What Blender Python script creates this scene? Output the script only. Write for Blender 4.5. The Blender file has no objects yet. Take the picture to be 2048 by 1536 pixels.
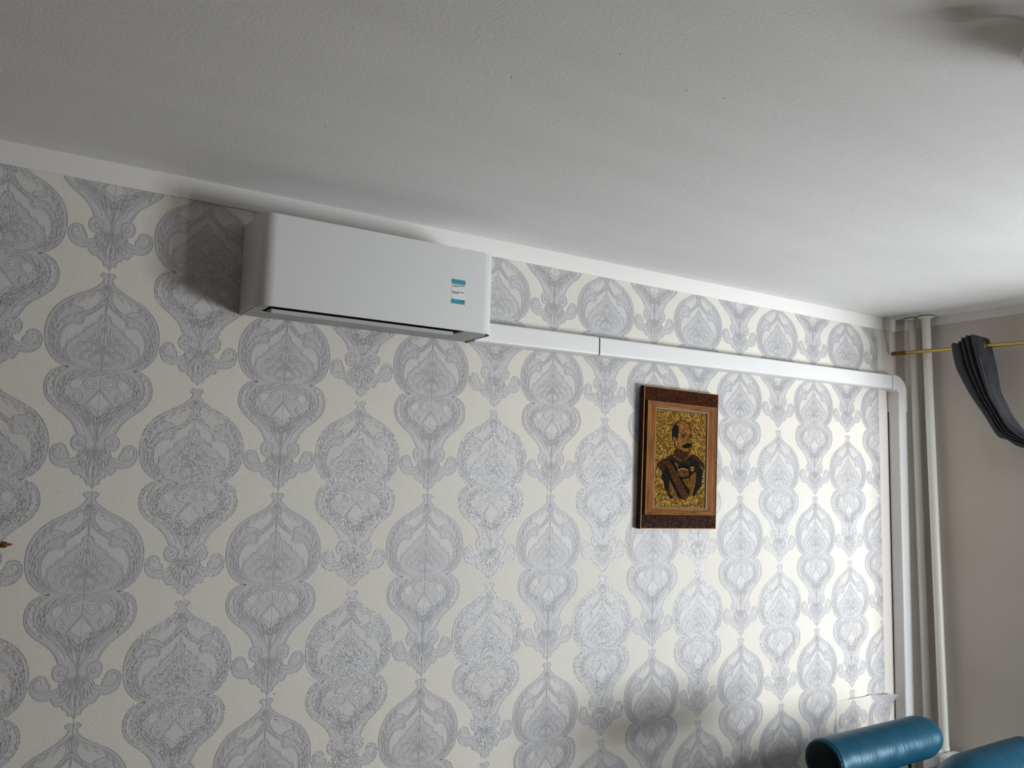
import bpy, bmesh, math, random
import numpy as np
from mathutils import Vector, Matrix
from mathutils.geometry import tessellate_polygon

random.seed(7)
SC = bpy.context.scene
COL = SC.collection
PI = math.pi

# ------------------------------------------------------------------ camera, world, window light, exposure
H = 2.65                     # ceiling height
Z0 = 2.315                   # height of the wallpaper row used as datum
XR = 3.95                    # right wall
cam_d = bpy.data.cameras.new('camera')
cam = bpy.data.objects.new('camera', cam_d)
COL.objects.link(cam)
cam_d.sensor_width = 36.0
cam_d.lens = 1632.565 / 2048 * 36.0
cam_d.clip_start = 0.05
right = Vector((0.8422, -0.5386, 0.0251)).normalized()
fwd = Vector((0.5335, 0.8391, 0.1058))
fwd = (fwd - right * fwd.dot(right)).normalized()
up = right.cross(fwd).normalized()
m3 = Matrix((right, up, -fwd)).transposed()
cam.matrix_world = Matrix.Translation((-0.2551, -2.6041, Z0 - 0.5398)) @ m3.to_4x4()
SC.camera = cam

world = bpy.data.worlds.new('daylight')
SC.world = world
world.use_nodes = True
wn = world.node_tree.nodes
bg = wn['Background']
sky = wn.new('ShaderNodeTexSky')
sky.sky_type = 'HOSEK_WILKIE'
sky.sun_direction = Vector((-0.5, -0.4, 0.75)).normalized()
sky.turbidity = 3.0
world.node_tree.links.new(sky.outputs[0], bg.inputs[0])
bg.inputs[1].default_value = 0.6

WY0, WY1, WZ0, WZ1 = -3.4, -0.68, 0.15, 2.04      # window opening in the right wall
ld = bpy.data.lights.new('window_daylight', 'AREA')
ld.shape = 'RECTANGLE'
ld.size = WY1 - WY0 - 0.1
ld.size_y = WZ1 - WZ0 - 0.1
ld.energy = 5
ld.color = (0.985, 1.0, 0.965)
lo = bpy.data.objects.new('window_daylight', ld)
COL.objects.link(lo)
lo.location = (XR + 0.085, (WY0 + WY1) / 2, (WZ0 + WZ1) / 2)
lo.rotation_euler = (PI / 2, 0, PI / 2)          # -Z of the lamp looks along -X

# unseen area lamp added outside the window, aimed up at the back wall
gd = bpy.data.lights.new('added_outside_lamp', 'AREA')
gd.shape = 'RECTANGLE'; gd.size = 1.6; gd.size_y = 1.0
gd.energy = 225
gd.color = (0.945, 0.99, 1.03)
go = bpy.data.objects.new('added_outside_lamp', gd)
COL.objects.link(go)
go.location = (4.5, -3.45, 0.95)
go.rotation_euler = (Vector((3.0, 0.0, 1.75)) - Vector(go.location)).to_track_quat('-Z', 'Y').to_euler()

sd_ = bpy.data.lights.new('sun', 'SUN')
sd_.energy = 0.8
sd_.angle = math.radians(0.6)
sd_.color = (1.0, 0.96, 0.9)
so = bpy.data.objects.new('sun', sd_)
COL.objects.link(so)
so.location = (6, -1, 5)
so.rotation_euler = Vector((-0.62, -0.30, -0.72)).to_track_quat('-Z', 'Y').to_euler()

SC.view_settings.view_transform = 'Standard'
SC.view_settings.look = 'None'
SC.view_settings.gamma = 1.0
SC.view_settings.use_curve_mapping = False
SC.view_settings.exposure = 0.0

# ------------------------------------------------------------------ helpers
def tag(o, label=None, cat=None, group=None, kind=None):
    if label: o['label'] = label
    if cat: o['category'] = cat
    if group: o['group'] = group
    if kind: o['kind'] = kind
    return o

def empty(name, loc, label, cat, group=None):
    o = bpy.data.objects.new(name, None)
    o.empty_display_size = 0.05
    COL.objects.link(o)
    o.location = loc
    return tag(o, label, cat, group)

def link(name, me, mats, parent=None, smooth=False):
    if not isinstance(mats, (list, tuple)): mats = [mats]
    for m in mats: me.materials.append(m)
    o = bpy.data.objects.new(name, me)
    COL.objects.link(o)
    if parent is not None:
        o.parent = parent
        o.location = (0, 0, 0)
        # geometry is written in world space: cancel the parent's placement
        bpy.context.view_layer.update()
        o.matrix_parent_inverse = parent.matrix_world.inverted()
    if smooth:
        me.polygons.foreach_set('use_smooth', [True] * len(me.polygons))
    return o

def pyobj(name, vs, fs, mats, parent=None, smooth=False, mi=None):
    me = bpy.data.meshes.new(name)
    me.from_pydata([tuple(v) for v in vs], [], fs)
    if mi is not None: me.polygons.foreach_set('material_index', mi)
    me.update()
    return link(name, me, mats, parent, smooth)

def bmobj(name, bm, mats, parent=None, smooth=False, angle=None):
    bmesh.ops.recalc_face_normals(bm, faces=bm.faces)
    me = bpy.data.meshes.new(name)
    bm.to_mesh(me); bm.free()
    o = link(name, me, mats, parent, smooth or angle is not None)
    if angle is not None:
        me.set_sharp_from_angle(angle=math.radians(angle))
    return o

def add_box(bm, x0, x1, y0, y1, z0, z1, bevel=0.0, seg=2, mat=0):
    r = bmesh.ops.create_cube(bm, size=1.0)
    vs = r['verts']
    for v in vs:
        v.co = Vector(((x0 + x1) / 2 + v.co.x * (x1 - x0), (y0 + y1) / 2 + v.co.y * (y1 - y0), (z0 + z1) / 2 + v.co.z * (z1 - z0)))
    fs = set(f for v in vs for f in v.link_faces)
    for f in fs: f.material_index = mat
    if bevel > 0:
        es = set(e for v in vs for e in v.link_edges)
        bmesh.ops.bevel(bm, geom=list(es), offset=bevel, segments=seg, affect='EDGES', profile=0.5, material=-1)

def box(name, x0, x1, y0, y1, z0, z1, mat, parent=None, bevel=0.0, seg=2):
    bm = bmesh.new()
    add_box(bm, x0, x1, y0, y1, z0, z1, bevel, seg)
    return bmobj(name, bm, mat, parent, angle=40 if bevel else None)

def add_tube(bm, pts, r, n=16, cap=True, closed=False):
    pts = [Vector(p) for p in pts]
    rings = []
    for i, p in enumerate(pts):
        a = pts[max(i - 1, 0)] if not closed else pts[i - 1]
        b = pts[min(i + 1, len(pts) - 1)] if not closed else pts[(i + 1) % len(pts)]
        t = (b - a).normalized()
        ref = Vector((0, 0, 1)) if abs(t.z) < 0.9 else Vector((1, 0, 0))
        u = t.cross(ref).normalized(); v = t.cross(u)
        rr = r[i] if isinstance(r, (list, tuple)) else r
        rings.append([bm.verts.new(p + rr * (math.cos(2 * PI * k / n) * u + math.sin(2 * PI * k / n) * v)) for k in range(n)])
    m = len(rings)
    for i in range(m if closed else m - 1):
        A, B = rings[i], rings[(i + 1) % m]
        for k in range(n):
            bm.faces.new((A[k], A[(k + 1) % n], B[(k + 1) % n], B[k]))
    if cap and not closed:
        bm.faces.new(rings[0]); bm.faces.new(rings[-1])

def tube(name, pts, r, mat, parent=None, n=16):
    bm = bmesh.new(); add_tube(bm, pts, r, n)
    return bmobj(name, bm, mat, parent, angle=50)

def lathe(name, prof, axis_o, axis_d, mat, parent=None, n=32):
    """prof: (distance along axis, radius)."""
    d = Vector(axis_d).normalized()
    ref = Vector((0, 0, 1)) if abs(d.z) < 0.9 else Vector((1, 0, 0))
    u = d.cross(ref).normalized(); v = d.cross(u)
    bm = bmesh.new(); rings = []
    for h, r in prof:
        rings.append([bm.verts.new(Vector(axis_o) + d * h + max(r, 1e-5) * (math.cos(2 * PI * k / n) * u + math.sin(2 * PI * k / n) * v)) for k in range(n)])
    for A, B in zip(rings, rings[1:]):
        for k in range(n): bm.faces.new((A[k], A[(k + 1) % n], B[(k + 1) % n], B[k]))
    bm.faces.new(rings[0]); bm.faces.new(rings[-1])
    return bmobj(name, bm, mat, parent, angle=35)

def catmull(P, n=4, closed=False):
    P = [np.array(p, float) for p in P]
    out = []; N = len(P)
    for i in range(N if closed else N - 1):
        p0 = P[i - 1] if (closed or i > 0) else 2 * P[0] - P[1]
        p1 = P[i]; p2 = P[(i + 1) % N]
        p3 = P[(i + 2) % N] if (closed or i + 2 < N) else 2 * P[-1] - P[-2]
        for k in range(n):
            t = k / n
            out.append(0.5 * (2 * p1 + (p2 - p0) * t + (2 * p0 - 5 * p1 + 4 * p2 - p3) * t * t + (3 * p1 - p0 - 3 * p2 + p3) * t ** 3))
    if not closed: out.append(P[-1])
    return out

# ------------------------------------------------------------------ materials
def mat(name, color, rough=0.5, spec=0.5, metal=0.0):
    m = bpy.data.materials.new(name); m.use_nodes = True
    b = m.node_tree.nodes['Principled BSDF']
    b.inputs['Base Color'].default_value = (*color, 1)
    b.inputs['Roughness'].default_value = rough
    b.inputs['Specular IOR Level'].default_value = spec
    b.inputs['Metallic'].default_value = metal
    return m

class NT:
    def __init__(s, m):
        s.t = m.node_tree; s.n = s.t.nodes; s.b = s.n['Principled BSDF']
        s.tc = s.n.new('ShaderNodeTexCoord')
    def new(s, t, **kw):
        n = s.n.new(t)
        for k, v in kw.items(): setattr(n, k, v)
        return n
    def ln(s, a, b): s.t.links.new(a, b)
    def mapping(s, scale, rot=(0, 0, 0)):
        mp = s.new('ShaderNodeMapping')
        mp.inputs['Scale'].default_value = scale
        mp.inputs['Rotation'].default_value = rot
        s.ln(s.tc.outputs['Object'], mp.inputs['Vector'])
        return mp.outputs[0]
    def noise(s, vec, scale, detail=3, rough=0.5, dist=0.0):
        n = s.new('ShaderNodeTexNoise')
        n.inputs['Scale'].default_value = scale; n.inputs['Detail'].default_value = detail
        n.inputs['Roughness'].default_value = rough; n.inputs['Distortion'].default_value = dist
        s.ln(vec, n.inputs['Vector']); return n.outputs['Fac']
    def ramp(s, fac, stops):
        r = s.new('ShaderNodeValToRGB')
        el = r.color_ramp.elements
        while len(el) < len(stops): el.new(0.5)
        for e, (p, c) in zip(el, stops): e.position = p; e.color = (*c, 1)
        s.ln(fac, r.inputs[0]); return r.outputs[0]
    def bump(s, h, strength, dist, prev=None):
        b = s.new('ShaderNodeBump')
        b.inputs['Strength'].default_value = strength; b.inputs['Distance'].default_value = dist
        s.ln(h, b.inputs['Height'])
        if prev is not None: s.ln(prev, b.inputs['Normal'])
        return b.outputs[0]
    def color(s, c): s.ln(c, s.b.inputs['Base Color'])
    def normal(s, c): s.ln(c, s.b.inputs['Normal'])

def sh(c, k): return tuple(min(1, x * k) for x in c)

def wallpaper(name, c, rough, spec, lo=0.90, hi=1.07, bumpd=0.0010, fibre=520, squiggle=0.0, glint=0.0):
    m = mat(name, c, rough, spec); t = NT(m)
    v = t.mapping((1, 1, 0.22)); f = t.noise(v, fibre, 4, 0.6)
    v2 = t.mapping((1, 1, 1)); big = t.noise(v2, 2.2, 2)
    col = t.ramp(f, [(0.3, sh(c, lo)), (0.7, sh(c, hi))])
    if squiggle:
        w = t.noise(t.mapping((1, 1, 1.6)), 210, 2, 0.5, 2.2)
        col2 = t.ramp(w, [(0.42, sh(c, 1 - squiggle)), (0.58, sh(c, 1 + squiggle * 0.7))])
        mx = t.new('ShaderNodeMix', data_type='RGBA', blend_type='MIX')
        mx.inputs[0].default_value = 0.6
        t.ln(col, mx.inputs[6]); t.ln(col2, mx.inputs[7]); col = mx.outputs[2]
    # slow warm and cool drift of the printed pearl ink
    tint = t.ramp(big, [(0.35, (1.0, 0.985, 0.975)), (0.65, (0.975, 0.99, 1.0))])
    mu = t.new('ShaderNodeMix', data_type='RGBA', blend_type='MULTIPLY'); mu.inputs[0].default_value = 1
    t.ln(col, mu.inputs[6]); t.ln(tint, mu.inputs[7])
    t.color(mu.outputs[2])
    nrm = t.bump(f, 0.9, bumpd)
    if squiggle: nrm = t.bump(w, 0.5, 0.0006, nrm)
    if glint:
        vo = t.new('ShaderNodeTexVoronoi', feature='F1'); vo.inputs['Scale'].default_value = 360
        t.ln(t.tc.outputs['Object'], vo.inputs['Vector'])
        sb = t.new('ShaderNodeVectorMath', operation='SUBTRACT'); sb.inputs[1].default_value = (0.5, 0.5, 0.5)
        t.ln(vo.outputs['Color'], sb.inputs[0])
        sc = t.new('ShaderNodeVectorMath', operation='SCALE'); sc.inputs['Scale'].default_value = glint
        t.ln(sb.outputs[0], sc.inputs[0])
        ad = t.new('ShaderNodeVectorMath', operation='ADD'); t.ln(sc.outputs[0], ad.inputs[0]); t.ln(nrm, ad.inputs[1])
        no = t.new('ShaderNodeVectorMath', operation='NORMALIZE'); t.ln(ad.outputs[0], no.inputs[0])
        nrm = no.outputs[0]
    t.normal(nrm)
    return m

M = {}
PAPER = (0.772, 0.742, 0.662)
M['paper'] = wallpaper('wallpaper_cream', PAPER, 0.55, 0.4)
M['ink'] = wallpaper('wallpaper_grey', (0.59, 0.58, 0.585), 0.42, 0.55, squiggle=0.10)
M['field'] = wallpaper('wallpaper_pale', (0.672, 0.652, 0.63), 0.42, 0.55, squiggle=0.07)
M['line'] = wallpaper('wallpaper_line', (0.475, 0.467, 0.472), 0.4, 0.55)
M['bead'] = wallpaper('wallpaper_bead', (0.50, 0.492, 0.497), 0.24, 0.8, glint=0.42)
M['inkb'] = wallpaper('wallpaper_grey_beaded', (0.585, 0.577, 0.583), 0.34, 0.6, squiggle=0.10, glint=0.15)
M['seam'] = mat('wallpaper_seam', (0.38, 0.36, 0.34), 0.8, 0.2)
M['bare'] = mat('bare_plaster', (0.74, 0.69, 0.64), 0.7, 0.3)
t = NT(M['bare']); t.normal(t.bump(t.noise(t.mapping((1, 1, 1)), 60, 4), 0.3, 0.002))

M['beige'] = mat('beige_paint', (0.60, 0.545, 0.485), 0.65, 0.3)
t = NT(M['beige']); v = t.mapping((1, 1, 1))
t.color(t.ramp(t.noise(v, 2.5, 4), [(0.3, (0.58, 0.525, 0.465)), (0.7, (0.62, 0.565, 0.505))]))
t.normal(t.bump(t.noise(v, 70, 4), 0.25, 0.002))

M['taupe'] = mat('taupe_paint', (0.18, 0.12, 0.05), 0.7, 0.3)
M['ceil'] = mat('ceiling_white', (0.80, 0.80, 0.79), 0.6, 0.35)
t = NT(M['ceil']); v = t.mapping((1, 1, 1))
n1 = t.noise(v, 95, 3, 0.55, 0.6); n2 = t.noise(v, 260, 3, 0.6); n3 = t.noise(t.mapping((0.5, 3.0, 1), (0, 0, -0.25)), 2.2, 3)
nn = t.bump(n1, 0.35, 0.0022); nn = t.bump(n2, 0.3, 0.0010, nn); nn = t.bump(n3, 0.35, 0.008, nn)
t.normal(nn)
t.color(t.ramp(n3, [(0.35, (0.785, 0.785, 0.775)), (0.65, (0.815, 0.815, 0.805))]))

M['band'] = mat('white_band_paint', (0.82, 0.80, 0.77), 0.55, 0.35)
t = NT(M['band']); t.normal(t.bump(t.noise(t.mapping((1, 1, 1)), 120, 3), 0.2, 0.001))
M['floor'] = mat('floor_oak', (0.16, 0.10, 0.06), 0.45, 0.4)
t = NT(M['floor']); t.color(t.ramp(t.noise(t.mapping((1, 9, 1)), 6, 5), [(0.3, (0.15, 0.075, 0.022)), (0.7, (0.22, 0.12, 0.04))]))
M['plastic'] = mat('white_plastic', (0.80, 0.80, 0.79), 0.38, 0.45)
M['acwhite'] = mat('satin_white_plastic', (0.74, 0.745, 0.74), 0.45, 0.4)
t = NT(M['acwhite']); t.normal(t.bump(t.noise(t.mapping((1, 1, 1)), 900, 2), 0.12, 0.0004))
M['acgrey'] = mat('grey_plastic', (0.40, 0.41, 0.40), 0.5, 0.4)
M['aclight'] = mat('louver_grey', (0.60, 0.60, 0.59), 0.45, 0.4)
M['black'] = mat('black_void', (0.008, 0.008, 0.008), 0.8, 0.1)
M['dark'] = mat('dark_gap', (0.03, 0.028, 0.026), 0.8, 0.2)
M['cyan'] = mat('sticker_blue', (0.035, 0.30, 0.42), 0.35, 0.5)
M['stick'] = mat('sticker_white', (0.78, 0.78, 0.78), 0.4, 0.5)
M['print'] = mat('sticker_print', (0.07, 0.07, 0.08), 0.5, 0.3)
M['pipe'] = mat('cream_pipe_enamel', (0.80, 0.785, 0.715), 0.35, 0.5)
M['brass'] = mat('dull_brass', (0.46, 0.34, 0.10), 0.32, 0.5, 1.0)
M['bronze'] = mat('bronze_finial', (0.22, 0.10, 0.03), 0.4, 0.5, 0.8)
M['teal'] = mat('teal_leather', (0.0005, 0.054, 0.098), 0.42, 0.40)
M['teal'].node_tree.nodes['Principled BSDF'].inputs['Specular Tint'].default_value = (0.45, 0.8, 1.0, 1)
t = NT(M['teal'])
cr = t.noise(t.mapping((60, 7, 7)), 1.0, 3, 0.55, 0.5); gr = t.noise(t.mapping((1, 1, 1)), 420, 2)
t.color(t.ramp(gr, [(0.3, (0.0008, 0.044, 0.080)), (0.7, (0.0016, 0.060, 0.108))]))
t.normal(t.bump(gr, 0.15, 0.0006, t.bump(cr, 0.5, 0.006)))
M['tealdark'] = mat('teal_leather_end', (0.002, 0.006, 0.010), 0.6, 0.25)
M['piping'] = mat('leather_piping', (0.03, 0.13, 0.18), 0.4, 0.5)
M['cloth'] = mat('charcoal_curtain', (0.055, 0.055, 0.064), 0.85, 0.2)
t = NT(M['cloth']); w = t.noise(t.mapping((1, 1, 1)), 650, 3); g = t.noise(t.mapping((1, 1, 0.5)), 40, 3)
t.color(t.ramp(g, [(0.3, (0.045, 0.045, 0.053)), (0.7, (0.065, 0.065, 0.075))])); t.normal(t.bump(w, 0.5, 0.001))
M['stitch'] = mat('grey_stitching', (0.36, 0.35, 0.36), 0.8, 0.2)
M['glass'] = mat('frosted_glass', (0.80, 0.80, 0.76), 0.25, 0.6)
M['bulbmetal'] = mat('dark_lamp_metal', (0.05, 0.045, 0.035), 0.4, 0.5, 0.7)
M['peg'] = mat('brown_lacquered_wood', (0.11, 0.035, 0.006), 0.3, 0.5)
t = NT(M['peg']); t.color(t.ramp(t.noise(t.mapping((2, 14, 14)), 12, 4), [(0.3, (0.07, 0.022, 0.004)), (0.7, (0.15, 0.05, 0.01))]))
M['winframe'] = mat('window_white', (0.8, 0.8, 0.8), 0.4, 0.5)

# clear thin pane
M['pane'] = bpy.data.materials.new('window_pane'); M['pane'].use_nodes = True
nt = M['pane'].node_tree; nt.nodes.clear()
o_ = nt.nodes.new('ShaderNodeOutputMaterial'); mx = nt.nodes.new('ShaderNodeMixShader')
tr = nt.nodes.new('ShaderNodeBsdfTransparent'); gl = nt.nodes.new('ShaderNodeBsdfGlossy')
gl.inputs['Roughness'].default_value = 0.02
mx.inputs[0].default_value = 0.08; nt.links.new(tr.outputs[0], mx.inputs[1]); nt.links.new(gl.outputs[0], mx.inputs[2])
nt.links.new(mx.outputs[0], o_.inputs[0])

def woodmat(name, lo, hi, scale, rough=0.4):
    m = mat(name, lo, 0.5, 0.08); t = NT(m)
    n = t.noise(t.mapping(scale), 1.0, 5, 0.6, 0.3)
    t.color(t.ramp(n, [(0.32, lo), (0.68, hi)])); t.normal(t.bump(n, 0.25, 0.002)); return m
WLO, WHI = (0.07, 0.018, 0.0035), (0.32, 0.12, 0.028)
M['woodv'] = woodmat('frame_wood_upright', WLO, WHI, (160, 160, 9))
M['woodh'] = woodmat('frame_wood_crosswise', WLO, WHI, (9, 160, 160))
M['woodedge'] = mat('pale_wood_edge', (0.42, 0.22, 0.07), 0.4, 0.3)
M['boardside'] = mat('board_side', (0.035, 0.010, 0.004), 0.6, 0.12)

def straw(name, dark, midc, light, scale=170, edge=0.14, rough=0.35, aniso=(1, 1, 1)):
    """Chips of straw glued side by side: voronoi cells, each its own tone, dark joints."""
    m = mat(name, midc, 0.55, 0.04); t = NT(m)
    v = t.mapping(aniso)
    a = t.new('ShaderNodeTexVoronoi', feature='F1'); a.inputs['Scale'].default_value = scale; t.ln(v, a.inputs['Vector'])
    e = t.new('ShaderNodeTexVoronoi', feature='DISTANCE_TO_EDGE'); e.inputs['Scale'].default_value = scale; t.ln(v, e.inputs['Vector'])
    sep = t.new('ShaderNodeSeparateColor'); t.ln(a.outputs['Color'], sep.inputs[0])
    c = t.ramp(sep.outputs[0], [(0.0, dark), (0.45, midc), (1.0, light)])
    k = t.ramp(e.outputs['Distance'], [(edge * 0.3, (0.10, 0.07, 0.04)), (edge, (1, 1, 1))])
    mu = t.new('ShaderNodeMix', data_type='RGBA', blend_type='MULTIPLY'); mu.inputs[0].default_value = 1
    t.ln(c, mu.inputs[6]); t.ln(k, mu.inputs[7]); t.color(mu.outputs[2])
    t.normal(t.bump(e.outputs['Distance'], 0.6, 0.004)); return m
M['gold'] = straw('straw_gold', (0.09, 0.04, 0.005), (0.29, 0.15, 0.018), (0.60, 0.37, 0.08), 155)
M['skin'] = straw('straw_amber', (0.13, 0.045, 0.008), (0.28, 0.115, 0.022), (0.42, 0.2, 0.05), 190, 0.10)
M['tunic'] = straw('straw_russet', (0.08, 0.03, 0.005), (0.2, 0.085, 0.014), (0.32, 0.16, 0.035), 200, 0.12, aniso=(1.6, 1, 0.6))
M['sash'] = straw('straw_brown', (0.035, 0.012, 0.004), (0.085, 0.03, 0.009), (0.16, 0.065, 0.02), 210, 0.12)
M['uniform'] = straw('straw_black', (0.004, 0.004, 0.004), (0.01, 0.009, 0.008), (0.03, 0.025, 0.02), 200, 0.12)
M['cape'] = straw('straw_dark_brown', (0.025, 0.009, 0.004), (0.055, 0.02, 0.007), (0.095, 0.04, 0.014), 200, 0.12)
M['inkblack'] = mat('burnt_straw', (0.008, 0.006, 0.005), 0.8, 0.03)
M['board'] = straw('board_russet', (0.026, 0.006, 0.0018), (0.046, 0.012, 0.0035), (0.075, 0.022, 0.007), 130, 0.05, 0.4)
M['crackle'] = straw('board_crackle', (0.02, 0.008, 0.004), (0.045, 0.019, 0.011), (0.08, 0.036, 0.022), 120, 0.10, 0.4)
M['matborder'] = mat('mosaic_border', (0.06, 0.055, 0.025), 0.5, 0.3)

# ------------------------------------------------------------------ room shell
def struct(o): o['kind'] = 'structure'; return o
XL, YB = -2.6, -4.6
struct(box('floor', XL - 0.2, XR + 0.3, YB - 0.2, 0.2, -0.15, 0.0, M['floor']))
struct(box('ceiling', XL - 0.2, XR + 0.3, YB - 0.2, 0.2, H, H + 0.15, M['ceil']))
struct(box('wall_left', XL - 0.2, XL, YB, 0.0, 0, H, M['taupe']))
struct(box('wall_front', XL - 0.2, XR + 0.3, YB - 0.2, YB, 0, H, M['taupe']))
# right wall: four blocks round the window opening, and the rounded inner corner
bm = bmesh.new()
XO = XR + 0.08
add_box(bm, XR, XO, WY1, 0.2, 0, H)
add_box(bm, XR, XO, YB, WY0, 0, H)
add_box(bm, XR, XO, WY0, WY1, 0, WZ0)
add_box(bm, XR, XO, WY0, WY1, WZ1, H)
FR = 0.10
arc = [(3.85 + FR * math.sin(a), -FR + FR * math.cos(a)) for a in [PI / 2 * k / 8 for k in range(9)]]
lo_ = [bm.verts.new((x, y, 0)) for x, y in arc] + [bm.verts.new((XR + .01, .01, 0))]
hi_ = [bm.verts.new((x, y, H)) for x, y in arc] + [bm.verts.new((XR + .01, .01, H))]
for k in range(len(lo_)):
    j = (k + 1) % len(lo_); bm.faces.new((lo_[k], lo_[j], hi_[j], hi_[k]))
struct(bmobj('wall_right', bm, M['beige'], angle=30))

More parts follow.
